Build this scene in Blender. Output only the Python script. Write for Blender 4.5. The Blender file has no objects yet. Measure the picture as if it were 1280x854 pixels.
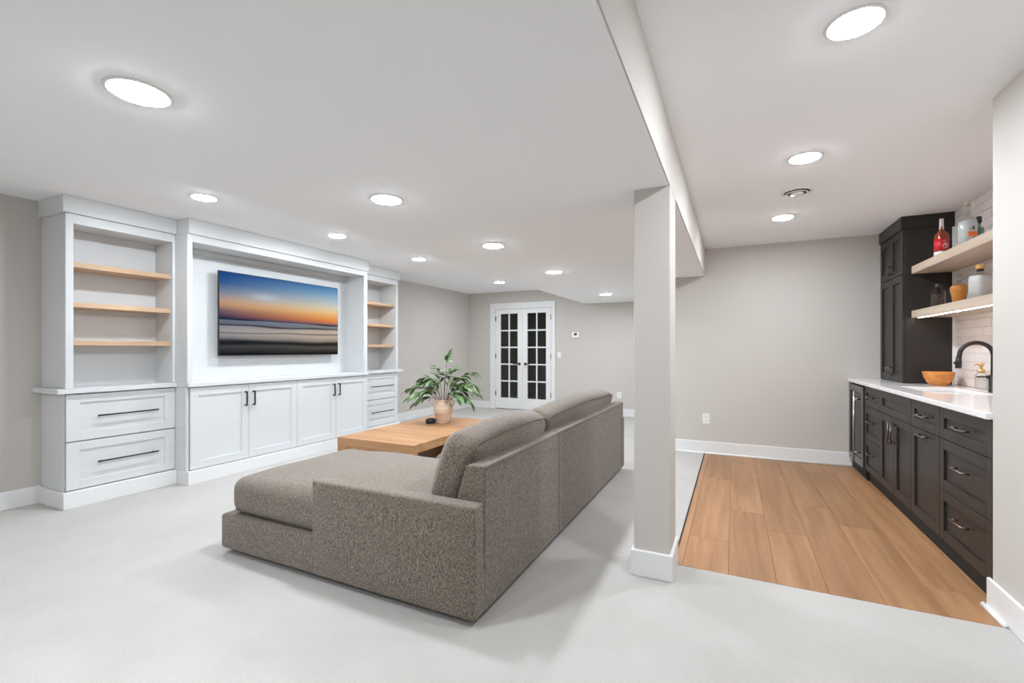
import bpy, bmesh, math, random
from mathutils import Vector, Matrix, Euler
random.seed(7)
S = bpy.context.scene
COL = S.collection
PI = math.pi

# ------------------------------------------------------------------ camera, world, exposure
FPX, IMG_W, HORIZON = 573.0, 1280.0, 437.0
YAW = math.atan(277 / 573)
cam_data = bpy.data.cameras.new('camera')
cam_data.sensor_width = 36
cam_data.lens = FPX / IMG_W * 36
cam_data.shift_y = (HORIZON - 427) / IMG_W
cam_data.clip_start = 0.02
cam = bpy.data.objects.new('camera', cam_data)
COL.objects.link(cam)
cam.location = (0, 0, 1.22)
cam.rotation_euler = (PI / 2, 0, YAW)
S.camera = cam

wd = bpy.data.worlds.new('world')
S.world = wd
wd.use_nodes = True
wd.node_tree.nodes['Background'].inputs[0].default_value = (0.6, 0.65, 0.7, 1)
wd.node_tree.nodes['Background'].inputs[1].default_value = 0.3

S.view_settings.view_transform = 'Standard'
S.view_settings.look = 'None'
S.view_settings.gamma = 1
S.view_settings.use_curve_mapping = False
S.view_settings.exposure = 0.0
S.cycles.max_bounces = 14
S.cycles.diffuse_bounces = 8
S.cycles.glossy_bounces = 5
S.cycles.transparent_max_bounces = 16
S.cycles.sample_clamp_indirect = 6.0
S.cycles.caustics_refractive = False

LAMP = 350.0          # radiance of the recessed lamp diffusers
LED = 30.0           # radiance of the strip under the bar shelf

# ------------------------------------------------------------------ materials
def mat(name, col, rough=0.5, metal=0.0, spec=0.5, coat=0.0):
    m = bpy.data.materials.new(name)
    m.use_nodes = True
    b = m.node_tree.nodes['Principled BSDF']
    b.inputs['Base Color'].default_value = (*col, 1)
    b.inputs['Roughness'].default_value = rough
    b.inputs['Metallic'].default_value = metal
    b.inputs['Specular IOR Level'].default_value = spec
    b.inputs['Coat Weight'].default_value = coat
    return m

def N(m, kind, **kw):
    n = m.node_tree.nodes.new(kind)
    for k, v in kw.items():
        if k in n.inputs.keys() if isinstance(k, str) else False:
            n.inputs[k].default_value = v
        else:
            setattr(n, k, v)
    return n

def L(m, a, b):
    m.node_tree.links.new(a, b)

def bsdf(m):
    return m.node_tree.nodes['Principled BSDF']

def coords(m, scale=(1, 1, 1), out='Object'):
    tc = N(m, 'ShaderNodeTexCoord')
    mp = N(m, 'ShaderNodeMapping')
    mp.inputs['Scale'].default_value = scale
    L(m, tc.outputs[out], mp.inputs[0])
    return mp.outputs[0]

def noise(m, vec, scale, detail=3, rough=0.55):
    n = N(m, 'ShaderNodeTexNoise')
    n.inputs['Scale'].default_value = scale
    n.inputs['Detail'].default_value = detail
    n.inputs['Roughness'].default_value = rough
    L(m, vec, n.inputs['Vector'])
    return n.outputs['Fac']

def ramp(m, fac, stops, interp='LINEAR'):
    r = N(m, 'ShaderNodeValToRGB')
    cr = r.color_ramp
    cr.interpolation = interp
    while len(cr.elements) < len(stops):
        cr.elements.new(0.5)
    for e, (p, c) in zip(cr.elements, stops):
        e.position = p
        e.color = (*c, 1)
    L(m, fac, r.inputs[0])
    return r.outputs[0]

def mix(m, fac, a, b, blend='MIX'):
    x = N(m, 'ShaderNodeMix')
    x.data_type = 'RGBA'
    x.blend_type = blend
    for sock, v in ((x.inputs[0], fac), (x.inputs[6], a), (x.inputs[7], b)):
        if isinstance(v, (int, float)):
            sock.default_value = v
        elif isinstance(v, tuple):
            sock.default_value = (*v, 1)
        else:
            L(m, v, sock)
    return x.outputs[2]

def math_n(m, op, a, b=None, clamp=False):
    x = N(m, 'ShaderNodeMath')
    x.operation = op
    x.use_clamp = clamp
    for sock, v in ((x.inputs[0], a), (x.inputs[1], b)):
        if v is None:
            continue
        if isinstance(v, (int, float)):
            sock.default_value = v
        else:
            L(m, v, sock)
    return x.outputs[0]

def bump(m, h, strength, dist):
    b = N(m, 'ShaderNodeBump')
    b.inputs['Strength'].default_value = strength
    b.inputs['Distance'].default_value = dist
    L(m, h, b.inputs['Height'])
    L(m, b.outputs[0], bsdf(m).inputs['Normal'])

def paint(name, col, rough=0.6, texture=0.05):
    m = mat(name, col, rough, spec=0.3)
    bump(m, noise(m, coords(m), 220, 2), texture, 0.002)
    return m

M = {}
M['wall'] = paint('greige_wall_paint', (0.555, 0.522, 0.484), 0.75, 0.12)
M['ceiling'] = paint('flat_white_ceiling_paint', (0.915, 0.925, 0.945), 0.9, 0.06)
M['trim'] = paint('white_trim_enamel', (0.76, 0.76, 0.755), 0.35, 0.02)
M['cabinet_white'] = paint('white_cabinet_lacquer', (0.665, 0.68, 0.69), 0.38, 0.02)
M['cabinet_dark'] = paint('dark_bronze_cabinet_paint', (0.029, 0.0252, 0.0226), 0.40, 0.02)
M['shadow_gap'] = mat('dark_reveal', (0.02, 0.02, 0.02), 0.8)
M['black_metal'] = mat('matte_black_metal', (0.012, 0.012, 0.013), 0.42)
M['faucet_black'] = mat('matte_black_faucet_finish', (0.012, 0.011, 0.011), 0.32)
M['pewter'] = mat('brushed_pewter', (0.19, 0.16, 0.135), 0.3, 1.0)
M['steel'] = mat('stainless_steel', (0.55, 0.55, 0.55), 0.28, 1.0)
M['fridge_frame'] = mat('dark_stainless_frame', (0.16, 0.155, 0.15), 0.3, 0.9)
M['plastic_white'] = mat('white_plastic', (0.80, 0.79, 0.77), 0.4)
M['plastic_black'] = mat('black_plastic', (0.012, 0.012, 0.013), 0.4)
M['brass'] = mat('brushed_brass', (0.80, 0.52, 0.22), 0.28, 1.0)
M['stem'] = mat('brown_woody_stem', (0.12, 0.085, 0.05), 0.7)
M['sink'] = mat('white_fireclay', (0.82, 0.80, 0.79), 0.25)
M['grout'] = mat('pale_grout', (0.68, 0.625, 0.595), 0.85)
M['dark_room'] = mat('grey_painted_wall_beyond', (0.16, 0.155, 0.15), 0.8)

def carpet():
    m = mat('cream_cut_pile_carpet', (0.6, 0.6, 0.6), 0.95, spec=0.1)
    v = coords(m)
    fine = noise(m, v, 190, 3, 0.7)
    big = noise(m, v, 2.2, 3, 0.6)
    c1 = ramp(m, fine, [(0.28, (0.425, 0.406, 0.384)), (0.72, (0.585, 0.561, 0.533))])
    c2 = ramp(m, big, [(0.35, (0.93, 0.925, 0.915)), (0.65, (1, 1, 1))])
    L(m, mix(m, 1.0, c1, c2, 'MULTIPLY'), bsdf(m).inputs['Base Color'])
    bsdf(m).inputs['Sheen Weight'].default_value = 0.15
    bump(m, fine, 0.7, 0.006)
    return m
M['carpet'] = carpet()

def wood(name, dark, light, grain=(26, 1.6, 26), var=0.25, rough=0.42, spread=1.0):
    """long grain along the local y axis; each object of its own gets its own tone and its own figure"""
    m = mat(name, light, rough, spec=0.4)
    oi = N(m, 'ShaderNodeObjectInfo')
    tc = N(m, 'ShaderNodeTexCoord')
    off = N(m, 'ShaderNodeVectorMath', operation='SCALE')
    cmb = N(m, 'ShaderNodeCombineXYZ')
    L(m, oi.outputs['Random'], cmb.inputs[0])
    L(m, oi.outputs['Random'], cmb.inputs[1])
    off.inputs['Scale'].default_value = 37.0
    L(m, cmb.outputs[0], off.inputs[0])
    add = N(m, 'ShaderNodeVectorMath', operation='ADD')
    L(m, tc.outputs['Object'], add.inputs[0])
    L(m, off.outputs[0], add.inputs[1])
    mp = N(m, 'ShaderNodeMapping')
    mp.inputs['Scale'].default_value = grain
    L(m, add.outputs[0], mp.inputs[0])
    g = noise(m, mp.outputs[0], 1.0, 5, 0.62)
    mp2 = N(m, 'ShaderNodeMapping')
    mp2.inputs['Scale'].default_value = tuple(x * 0.22 for x in grain)
    L(m, add.outputs[0], mp2.inputs[0])
    g2 = noise(m, mp2.outputs[0], 1.0, 3, 0.5)
    gg = math_n(m, 'ADD', math_n(m, 'MULTIPLY', g, 0.6), math_n(m, 'MULTIPLY', g2, 0.4))
    c = ramp(m, gg, [(0.36, dark), (0.62, light)])
    tone = ramp(m, oi.outputs['Random'], [(0.0, (1 - var,) * 3), (1.0, (1.0, 1.0, 1.0))])
    c = mix(m, spread, c, tone, 'MULTIPLY')
    L(m, c, bsdf(m).inputs['Base Color'])
    bump(m, g, 0.06, 0.002)
    return m
M['underlay'] = mat('brown_plank_joint', (0.16, 0.085, 0.045), 0.8)
M['plank'] = wood('warm_oak_plank', (0.30, 0.142, 0.061), (0.48, 0.256, 0.124), (20, 1.1, 20), 0.26)
M['table_wood'] = wood('honey_oak_veneer', (0.33, 0.165, 0.075), (0.52, 0.285, 0.135), (1.5, 24, 24), 0.0)
M['table_end'] = wood('honey_oak_end_panel', (0.31, 0.155, 0.07), (0.50, 0.27, 0.128), (26, 26, 1.4), 0.0)
M['shelf_wood'] = wood('pale_maple_shelf', (0.52, 0.34, 0.21), (0.68, 0.48, 0.32), (26, 1.4, 26), 0.06)
M['float_wood'] = wood('whitewashed_oak_shelf', (0.48, 0.37, 0.28), (0.62, 0.50, 0.40), (24, 1.4, 24), 0.05)
M['bowl_wood'] = wood('orange_burl_bowl', (0.40, 0.125, 0.02), (0.72, 0.30, 0.065), (16, 16, 30), 0.0, 0.3)
M['beyond_floor'] = wood('oak_floor_beyond', (0.40, 0.22, 0.11), (0.55, 0.33, 0.18), (22, 1.3, 22), 0.0)

def tweed():
    m = mat('taupe_tweed_upholstery', (0.2, 0.18, 0.16), 0.95, spec=0.15)
    a = noise(m, coords(m, (350, 350, 95)), 1.0, 2, 0.6)
    b = noise(m, coords(m, (140, 140, 480)), 1.0, 2, 0.6)
    c = noise(m, coords(m), 170, 2, 0.5)
    s = math_n(m, 'ADD', math_n(m, 'MULTIPLY', a, 0.6), math_n(m, 'MULTIPLY', b, 0.2))
    s = math_n(m, 'ADD', s, math_n(m, 'MULTIPLY', c, 0.2))
    col = ramp(m, s, [(0.37, (0.050, 0.039, 0.031)), (0.50, (0.156, 0.125, 0.098)), (0.62, (0.35, 0.290, 0.236))])
    L(m, col, bsdf(m).inputs['Base Color'])
    bsdf(m).inputs['Sheen Weight'].default_value = 0.25
    bsdf(m).inputs['Sheen Roughness'].default_value = 0.5
    bump(m, s, 0.55, 0.006)
    return m
M['tweed'] = tweed()
M['piping'] = mat('dark_taupe_seam', (0.12, 0.098, 0.08), 0.95)

def quartz():
    m = mat('polished_white_quartz', (0.80, 0.79, 0.78), 0.10, spec=0.6)
    v = coords(m)
    a = noise(m, v, 3.5, 8, 0.65)
    L(m, ramp(m, a, [(0.44, (0.83, 0.82, 0.815)), (0.5, (0.79, 0.78, 0.775)), (0.56, (0.83, 0.82, 0.815))]), bsdf(m).inputs['Base Color'])
    return m
M['quartz'] = quartz()

def tile():
    m = mat('glazed_blush_white_tile', (0.75, 0.68, 0.65), 0.14, spec=0.6)
    oi = N(m, 'ShaderNodeObjectInfo')
    L(m, ramp(m, oi.outputs['Random'], [(0, (0.78, 0.685, 0.65)), (1, (0.84, 0.765, 0.735))]), bsdf(m).inputs['Base Color'])
    bump(m, noise(m, coords(m), 14, 2), 0.12, 0.01)
    return m
M['tile'] = tile()

def clay():
    m = mat('pale_peach_glazed_clay', (0.62, 0.42, 0.30), 0.25, spec=0.5)
    z = coords(m, (3, 3, 14))
    a = noise(m, z, 1.0, 4, 0.6)
    L(m, ramp(m, a, [(0.35, (0.58, 0.385, 0.265)), (0.55, (0.74, 0.565, 0.44)), (0.75, (0.85, 0.74, 0.63))]), bsdf(m).inputs['Base Color'])
    bump(m, a, 0.1, 0.004)
    return m
M['clay'] = clay()

def leaf_mat():
    m = mat('olive_green_leaf', (0.07, 0.16, 0.035), 0.45)
    oi = N(m, 'ShaderNodeObjectInfo')
    L(m, ramp(m, oi.outputs['Random'], [(0, (0.028, 0.070, 0.018)), (0.5, (0.095, 0.205, 0.055)), (1, (0.24, 0.36, 0.15))]), bsdf(m).inputs['Base Color'])
    return m
M['leaf'] = leaf_mat()

def glass(name, tint=(1, 1, 1), refl=1.0, rough=0.0):
    """clear thin glass: mirror reflection by Fresnel, straight transmission tinted by the pane"""
    m = bpy.data.materials.new(name)
    m.use_nodes = True
    nt = m.node_tree
    nt.nodes.remove(nt.nodes['Principled BSDF'])
    fr = N(m, 'ShaderNodeFresnel')
    geo = N(m, 'ShaderNodeNewGeometry')
    L(m, math_n(m, 'SUBTRACT', 1.5, math_n(m, 'MULTIPLY', geo.outputs['Backfacing'], 1.5 - 1 / 1.5)), fr.inputs[0])
    tr = N(m, 'ShaderNodeBsdfTransparent'); tr.inputs[0].default_value = (*tint, 1)
    gl = N(m, 'ShaderNodeBsdfGlossy'); gl.inputs['Roughness'].default_value = rough
    mx = N(m, 'ShaderNodeMixShader')
    L(m, math_n(m, 'MULTIPLY', fr.outputs[0], refl, True), mx.inputs[0])
    L(m, tr.outputs[0], mx.inputs[1]); L(m, gl.outputs[0], mx.inputs[2])
    L(m, mx.outputs[0], nt.nodes['Material Output'].inputs[0])
    return m
M['pane'] = glass('door_glass', (0.80, 0.81, 0.80), 1.0)
M['fridge_glass'] = glass('smoked_cooler_glass', (0.22, 0.22, 0.22), 0.9, 0.04)
M['jar_glass'] = glass('clear_ribbed_glass', (0.965, 0.97, 0.97), 0.7)
M['clear_glass'] = glass('clear_bottle_glass', (0.87, 0.89, 0.89), 1.6)
M['green_glass'] = glass('sea_green_bottle_glass', (0.40, 0.62, 0.55), 1.4)
M['smoke_glass'] = glass('smoky_bottle_glass', (0.55, 0.48, 0.47), 1.6)

def liquid(name, col, em=0):
    m = mat(name, col, 0.08, spec=0.6)
    bsdf(m).inputs['Transmission Weight'].default_value = 0.35
    return m
M['whisky'] = liquid('dark_red_amber_whisky', (0.40, 0.055, 0.01))
M['amber'] = liquid('bright_amber_spirit', (0.95, 0.33, 0.015))
M['red_label'] = mat('red_paper_label', (0.62, 0.012, 0.02), 0.5)
M['white_label'] = mat('white_paper_label', (0.85, 0.83, 0.80), 0.6)
M['orange_label'] = mat('orange_paper_label', (0.95, 0.19, 0.03), 0.5)
M['cream_foil'] = mat('cream_foil_neck_wrap', (0.80, 0.70, 0.64), 0.4)
M['ink'] = mat('black_ink', (0.02, 0.02, 0.03), 0.6)
M['cork'] = mat('amber_cork_stopper', (0.72, 0.42, 0.13), 0.6)

def emit(name, col, strength):
    m = bpy.data.materials.new(name)
    m.use_nodes = True
    nt = m.node_tree
    nt.nodes.remove(nt.nodes['Principled BSDF'])
    e = N(m, 'ShaderNodeEmission')
    e.inputs[0].default_value = (*col, 1)
    e.inputs[1].default_value = strength
    L(m, e.outputs[0], nt.nodes['Material Output'].inputs[0])
    return m, e
M['lamp'], _ = emit('lit_lamp_diffuser', (0.865, 0.932, 1.0), LAMP)
M['led'], _ = emit('lit_led_strip', (1.0, 0.86, 0.74), LED)

TV_Y0, TV_Y1, TV_Z0, TV_Z1 = 2.846, 4.380, 1.155, 2.015

def tv_picture():
    m, e = emit('lit_screen_seascape', (1, 1, 1), 0.88)
    tc = N(m, 'ShaderNodeTexCoord')
    sp = N(m, 'ShaderNodeSeparateXYZ')
    L(m, tc.outputs['Generated'], sp.inputs[0])
    U, V = sp.outputs[1], sp.outputs[2]
    def s(*c):
        return tuple((x / 255 / 12.92) if x / 255 < 0.04 else ((x / 255 + 0.055) / 1.055) ** 2.4 for x in c)
    # slight waviness of the long exposure bands
    mp = N(m, 'ShaderNodeMapping'); mp.inputs['Scale'].default_value = (1, 1.6, 9)
    L(m, tc.outputs['Generated'], mp.inputs[0])
    w = noise(m, mp.outputs[0], 1.0, 2, 0.5)
    Vw = math_n(m, 'ADD', V, math_n(m, 'MULTIPLY', math_n(m, 'SUBTRACT', w, 0.5), 0.075))
    Vs = math_n(m, 'ADD', V, math_n(m, 'MULTIPLY', math_n(m, 'SUBTRACT', U, 0.5), 0.01))
    left = ramp(m, Vs, [(0.435, s(34, 38, 62)), (0.465, s(70, 64, 88)), (0.53, s(122, 98, 104)), (0.60, s(196, 150, 120)), (0.66, s(188, 158, 142)),
                        (0.74, s(132, 140, 160)), (0.86, s(54, 94, 152)), (1.0, s(24, 62, 132))])
    right = ramp(m, Vs, [(0.435, s(120, 96, 116)), (0.465, s(206, 126, 92)), (0.505, s(246, 150, 76)), (0.57, s(250, 184, 108)), (0.64, s(244, 214, 160)),
                         (0.71, s(226, 218, 196)), (0.80, s(186, 204, 210)), (0.90, s(134, 176, 208)), (1.0, s(84, 136, 188))])
    sky = mix(m, U, left, right)
    # bright soft cloud
    dx = math_n(m, 'DIVIDE', math_n(m, 'SUBTRACT', U, 0.33), 0.10)
    dy = math_n(m, 'DIVIDE', math_n(m, 'SUBTRACT', V, 0.735), 0.045)
    d = math_n(m, 'ADD', math_n(m, 'MULTIPLY', dx, dx), math_n(m, 'MULTIPLY', dy, dy))
    cl = math_n(m, 'MULTIPLY', math_n(m, 'POWER', 2.718, math_n(m, 'MULTIPLY', d, -1.0)), 0.8)
    sky = mix(m, cl, sky, s(200, 205, 214))
    sea = ramp(m, Vw, [(0.0, s(20, 20, 22)), (0.06, s(62, 62, 62)), (0.10, s(84, 82, 80)), (0.135, s(40, 40, 42)), (0.16, s(48, 46, 48)),
                       (0.21, s(158, 150, 144)), (0.255, s(186, 176, 168)), (0.275, s(124, 116, 114)), (0.295, s(192, 180, 172)),
                       (0.345, s(170, 162, 160)), (0.362, s(24, 26, 36)), (0.378, s(120, 124, 134)), (0.415, s(128, 134, 146)), (0.435, s(34, 42, 66))])
    seaR = mix(m, U, (0.70, 0.76, 0.88), (1.25, 1.16, 1.0))
    sea = mix(m, 1.0, sea, seaR, 'MULTIPLY')
    pic = mix(m, math_n(m, 'MULTIPLY', math_n(m, 'SUBTRACT', Vs, 0.433), 120, True), sea, sky)
    L(m, pic, e.inputs[0])
    return m
M['screen'] = tv_picture()

# ------------------------------------------------------------------ mesh helpers (world coordinates; part() makes them local)
class MB:
    def __init__(self):
        self.bm = bmesh.new()

    def box(self, x0, x1, y0, y1, z0, z1, bev=0.0, seg=1):
        b = bmesh.new()
        bmesh.ops.create_cube(b, size=1)
        for v in b.verts:
            v.co = Vector(((x0 + x1) / 2 + v.co.x * (x1 - x0), (y0 + y1) / 2 + v.co.y * (y1 - y0), (z0 + z1) / 2 + v.co.z * (z1 - z0)))
        if bev > 0:
            bmesh.ops.bevel(b, geom=list(b.edges), offset=bev, segments=seg, affect='EDGES', profile=0.6)
        return self.join(b)

    def join(self, b, mtx=None):
        if mtx is not None:
            bmesh.ops.transform(b, matrix=mtx, verts=b.verts)
        me = bpy.data.meshes.new('tmp')
        b.to_mesh(me); b.free()
        self.bm.from_mesh(me)
        bpy.data.meshes.remove(me)
        return self

    def rbox(self, x0, x1, y0, y1, z0, z1, r=0.02, n=3, crown=(0, 0, 0), m=8, tweak=None):
        """soft box: rounded edges of radius r, each pair of faces swollen by crown"""
        c = Vector(((x0 + x1) / 2, (y0 + y1) / 2, (z0 + z1) / 2))
        h = Vector(((x1 - x0) / 2, (y1 - y0) / 2, (z1 - z0) / 2))
        def ticks(hh):
            t = [-hh + r * (1 - math.cos(PI / 2 * i / n)) for i in range(n)]
            inner = [-(hh - r) + 2 * (hh - r) * i / m for i in range(m + 1)]
            return t + inner + [-q for q in reversed(t)]
        T = [ticks(h[i]) for i in range(3)]
        idx = {}
        b = bmesh.new()
        def vert(i, j, k):
            key = (i, j, k)
            if key in idx:
                return idx[key]
            p = Vector((T[0][i], T[1][j], T[2][k]))
            q = Vector([max(-(h[a] - r), min(h[a] - r, p[a])) for a in range(3)])
            d = p - q
            if d.length > 1e-9:
                p = q + d.normalized() * r
            u = [p[a] / h[a] for a in range(3)]
            o = Vector((0, 0, 0))
            for a in range(3):
                e, f = [x for x in range(3) if x != a]
                o[a] = u[a] * crown[a] * max(0, 1 - u[e] ** 2) ** 0.8 * max(0, 1 - u[f] ** 2) ** 0.8
            p = p + o
            if tweak:
                p = tweak(p, u)
            idx[key] = b.verts.new(c + p)
            return idx[key]
        nx, ny, nz = len(T[0]) - 1, len(T[1]) - 1, len(T[2]) - 1
        def quad(a, bb, cc, d):
            try:
                b.faces.new((a, bb, cc, d))
            except ValueError:
                pass
        for i in range(nx):
            for j in range(ny):
                quad(vert(i, j, 0), vert(i, j + 1, 0), vert(i + 1, j + 1, 0), vert(i + 1, j, 0))
                quad(vert(i, j, nz), vert(i + 1, j, nz), vert(i + 1, j + 1, nz), vert(i, j + 1, nz))
        for i in range(nx):
            for k in range(nz):
                quad(vert(i, 0, k), vert(i + 1, 0, k), vert(i + 1, 0, k + 1), vert(i, 0, k + 1))
                quad(vert(i, ny, k), vert(i, ny, k + 1), vert(i + 1, ny, k + 1), vert(i + 1, ny, k))
        for j in range(ny):
            for k in range(nz):
                quad(vert(0, j, k), vert(0, j, k + 1), vert(0, j + 1, k + 1), vert(0, j + 1, k))
                quad(vert(nx, j, k), vert(nx, j + 1, k), vert(nx, j + 1, k + 1), vert(nx, j, k + 1))
        for f in b.faces:
            f.smooth = True
        return self.join(b)

    def prism(self, pts, axis, a0, a1, bev=0.0, seg=2):
        """polygon pts extruded along axis ('x','y','z')"""
        b = bmesh.new()
        def P(p, a):
            return {'x': (a, p[0], p[1]), 'y': (p[0], a, p[1]), 'z': (p[0], p[1], a)}[axis]
        A = [b.verts.new(P(p, a0)) for p in pts]
        B = [b.verts.new(P(p, a1)) for p in pts]
        n = len(pts)
        b.faces.new(A); b.faces.new(list(reversed(B)))
        for i in range(n):
            b.faces.new((A[i], B[i], B[(i + 1) % n], A[(i + 1) % n]))
        bmesh.ops.recalc_face_normals(b, faces=b.faces)
        if bev > 0:
            bmesh.ops.bevel(b, geom=list(b.edges), offset=bev, segments=seg, affect='EDGES', profile=0.5)
        return self.join(b)

    def lathe(self, prof, c=(0, 0, 0), seg=24, sx=1.0, sy=1.0, power=2.0, rot=None):
        """profile of (radius, height) turned about the vertical; power > 2 squares the section"""
        b = bmesh.new()
        rings = []
        for r, z in prof:
            ring = []
            for i in range(seg):
                t = 2 * PI * i / seg
                ct, st = math.cos(t), math.sin(t)
                k = (abs(ct) ** power + abs(st) ** power) ** (-1 / power)
                ring.append(b.verts.new((r * k * ct * sx, r * k * st * sy, z)))
            rings.append(ring)
        for a, d in zip(rings, rings[1:]):
            for i in range(seg):
                b.faces.new((a[i], a[(i + 1) % seg], d[(i + 1) % seg], d[i]))
        if prof[0][0] > 1e-5:
            b.faces.new(list(reversed(rings[0])))
        if prof[-1][0] > 1e-5:
            b.faces.new(rings[-1])
        for f in b.faces:
            f.smooth = True
        mt = Matrix.Translation(c)
        if rot is not None:
            mt = mt @ rot
        return self.join(b, mt)

    def tube(self, pts, r, seg=8, closed=False):
        pts = [Vector(p) for p in pts]
        n = len(pts)
        b = bmesh.new()
        rad = r if isinstance(r, (list, tuple)) else [r] * n
        rings = []
        up = None
        for i, p in enumerate(pts):
            if closed:
                t = (pts[(i + 1) % n] - pts[i - 1]).normalized()
            else:
                t = (pts[min(i + 1, n - 1)] - pts[max(i - 1, 0)]).normalized()
            if up is None:
                up = Vector((0, 0, 1)) if abs(t.z) < 0.9 else Vector((1, 0, 0))
            s = t.cross(up).normalized()
            up = s.cross(t).normalized()
            rings.append([b.verts.new(p + (s * math.cos(2 * PI * k / seg) + up * math.sin(2 * PI * k / seg)) * rad[i]) for k in range(seg)])
        m = n if closed else n - 1
        for i in range(m):
            a, d = rings[i], rings[(i + 1) % n]
            for k in range(seg):
                b.faces.new((a[k], a[(k + 1) % seg], d[(k + 1) % seg], d[k]))
        if not closed:
            b.faces.new(list(reversed(rings[0]))); b.faces.new(rings[-1])
        for f in b.faces:
            f.smooth = True
        bmesh.ops.recalc_face_normals(b, faces=b.faces)
        return self.join(b)

def world_loc(o):
    v = Vector((0, 0, 0))
    while o is not None:
        v += o.location
        o = o.parent
    return v

def tag(o, label=None, cat=None, group=None, kind=None):
    for k, v in (('label', label), ('category', cat), ('group', group), ('kind', kind)):
        if v:
            o[k] = v
    return o

def thing(name, label, cat, loc, group=None, kind=None):
    o = bpy.data.objects.new(name, None)
    o.empty_display_size = 0.1
    COL.objects.link(o)
    o.location = loc
    return tag(o, label, cat, group, kind)

def obj(name, mb, m, parent=None, label=None, cat=None, group=None, kind=None, origin=None, smooth_angle=None):
    """mesh built in world coordinates, linked as one object; its origin is its parent's unless given"""
    me = bpy.data.meshes.new(name)
    o = bpy.data.objects.new(name, me)
    COL.objects.link(o)
    base = world_loc(parent) if parent is not None else Vector((0, 0, 0))
    org = Vector(origin) if origin is not None else base
    bmesh.ops.translate(mb.bm, verts=mb.bm.verts, vec=-org)
    mb.bm.to_mesh(me); mb.bm.free()
    me.materials.append(m)
    o.parent = parent
    o.location = org - base
    return tag(o, label, cat, group, kind)

def box_part(name, m, parent, x0, x1, y0, y1, z0, z1, bev=0.0015, **kw):
    return obj(name, MB().box(x0, x1, y0, y1, z0, z1, bev), m, parent, **kw)

def struct(name, mb, m, label, cat, parent=None):
    return obj(name, mb, m, parent, label, cat, None, 'structure')

# ------------------------------------------------------------------ the room
CEIL, SOF, BACKY = 2.40, 2.085, -2.4
XL, XR = -5.08, 1.71
WOOD_X, WOOD_Y, BAR_Y, DOOR_Y = -0.305, 2.745, 5.855, 8.40

fl = MB()
fl.box(-5.2, 1.9, BACKY - .1, WOOD_Y, -0.10, 0.0)
fl.box(-5.2, WOOD_X - 0.006, WOOD_Y, DOOR_Y + 0.02, -0.10, 0.0)
struct('floor', fl, M['carpet'], 'pale cream cut-pile carpet covering the living area floor', 'carpet')
wf = struct('wood_floor', MB().box(WOOD_X - 0.006, 1.9, WOOD_Y, BAR_Y + .1, -0.10, -0.005), M['underlay'], 'warm oak plank floor in front of the dark bar cabinets', 'floor')
cols = [(WOOD_X, -.262, [4.3]), (-.262, -.026, [3.22, 4.75]), (-.026, .203, [3.87, 5.50]), (.203, .432, [3.54, 5.12]),
        (.432, .661, [4.217]), (.661, .89, [3.86, 5.4]), (.89, 1.12, [3.05, 4.6]), (1.12, 1.25, [3.9])]
for x0, x1, cuts in cols:
    ys = [WOOD_Y + 0.003] + cuts + [BAR_Y]
    for a, b in zip(ys, ys[1:]):
        g = 0.0007
        box_part('plank', M['plank'], wf, x0 + g, x1 - g, a + g, b - g, -0.012, 0.0 - random.uniform(0, .0005), 0.0009,
                 origin=((x0 + x1) / 2, (a + b) / 2, 0))
struct('trim_3', MB().box(WOOD_X - 0.008, WOOD_X + 0.001, 2.80, BAR_Y - .016, -0.02, 0.004), M['shadow_gap'],
       'thin dark edge strip between the carpet and the left plank', 'edge strip')

struct('ceiling', MB().box(-5.2, 1.9, BACKY - .1, DOOR_Y + .15, CEIL, CEIL + .1), M['ceiling'], 'flat white ceiling above the bar and the television wall', 'ceiling')
so = MB().box(-2.55, WOOD_X, BACKY, DOOR_Y, SOF, CEIL + .05, 0.004)
sof = struct('ceiling_soffit', so, M['ceiling'], 'lower white ceiling soffit running down the middle of the room', 'soffit')
struct('soffit_side', MB().box(WOOD_X - .001, WOOD_X + .004, BACKY, BAR_Y, SOF + .001, CEIL), M['wall'], None, None, sof)

wl = MB()
wl.box(-5.3, -4.985, BACKY - .1, 2.0, 0, CEIL + .05)
wl.box(-5.3, XL, 2.0, DOOR_Y + .15, 0, CEIL + .05)
struct('wall_left', wl, M['wall'], 'greige painted wall behind the white built-ins', 'wall')
DX0, DX1, DZ = -4.45, -3.19, 2.06
wfz = MB()
wfz.box(XL - .1, DX0, DOOR_Y, DOOR_Y + .12, 0, CEIL + .05)
wfz.box(DX1, -0.80, DOOR_Y, DOOR_Y + .12, 0, CEIL + .05)
wfz.box(DX0, DX1, DOOR_Y, DOOR_Y + .12, DZ, CEIL + .05)
struct('wall_far', wfz, M['wall'], 'greige far wall that holds the french doors', 'wall')
wb = MB()
wb.box(-0.92, XR + .12, BAR_Y, BAR_Y + .12, 0, CEIL + .05)
wb.box(-0.92, -0.80, BAR_Y + .12, DOOR_Y, 0, CEIL + .05)
struct('wall_bar', wb, M['wall'], 'plain greige wall at the end of the bar floor', 'wall')
struct('wall_partition', MB().box(1.098, 1.9, BACKY, 2.93, 0, CEIL + .05, 0.004), M['wall'], 'greige partition wall at the right edge of the frame', 'wall')
struct('wall_back', MB().box(-5.2, 1.9, BACKY - .1, BACKY, 0, CEIL + .05), M['wall'], 'greige wall behind the viewer', 'wall')
wr = struct('wall_right', MB().box(XR, XR + .12, 2.93, BAR_Y + .12, 0, CEIL + .05), M['grout'], 'blush white tiled backsplash wall behind the bar shelves', 'wall')

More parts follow.
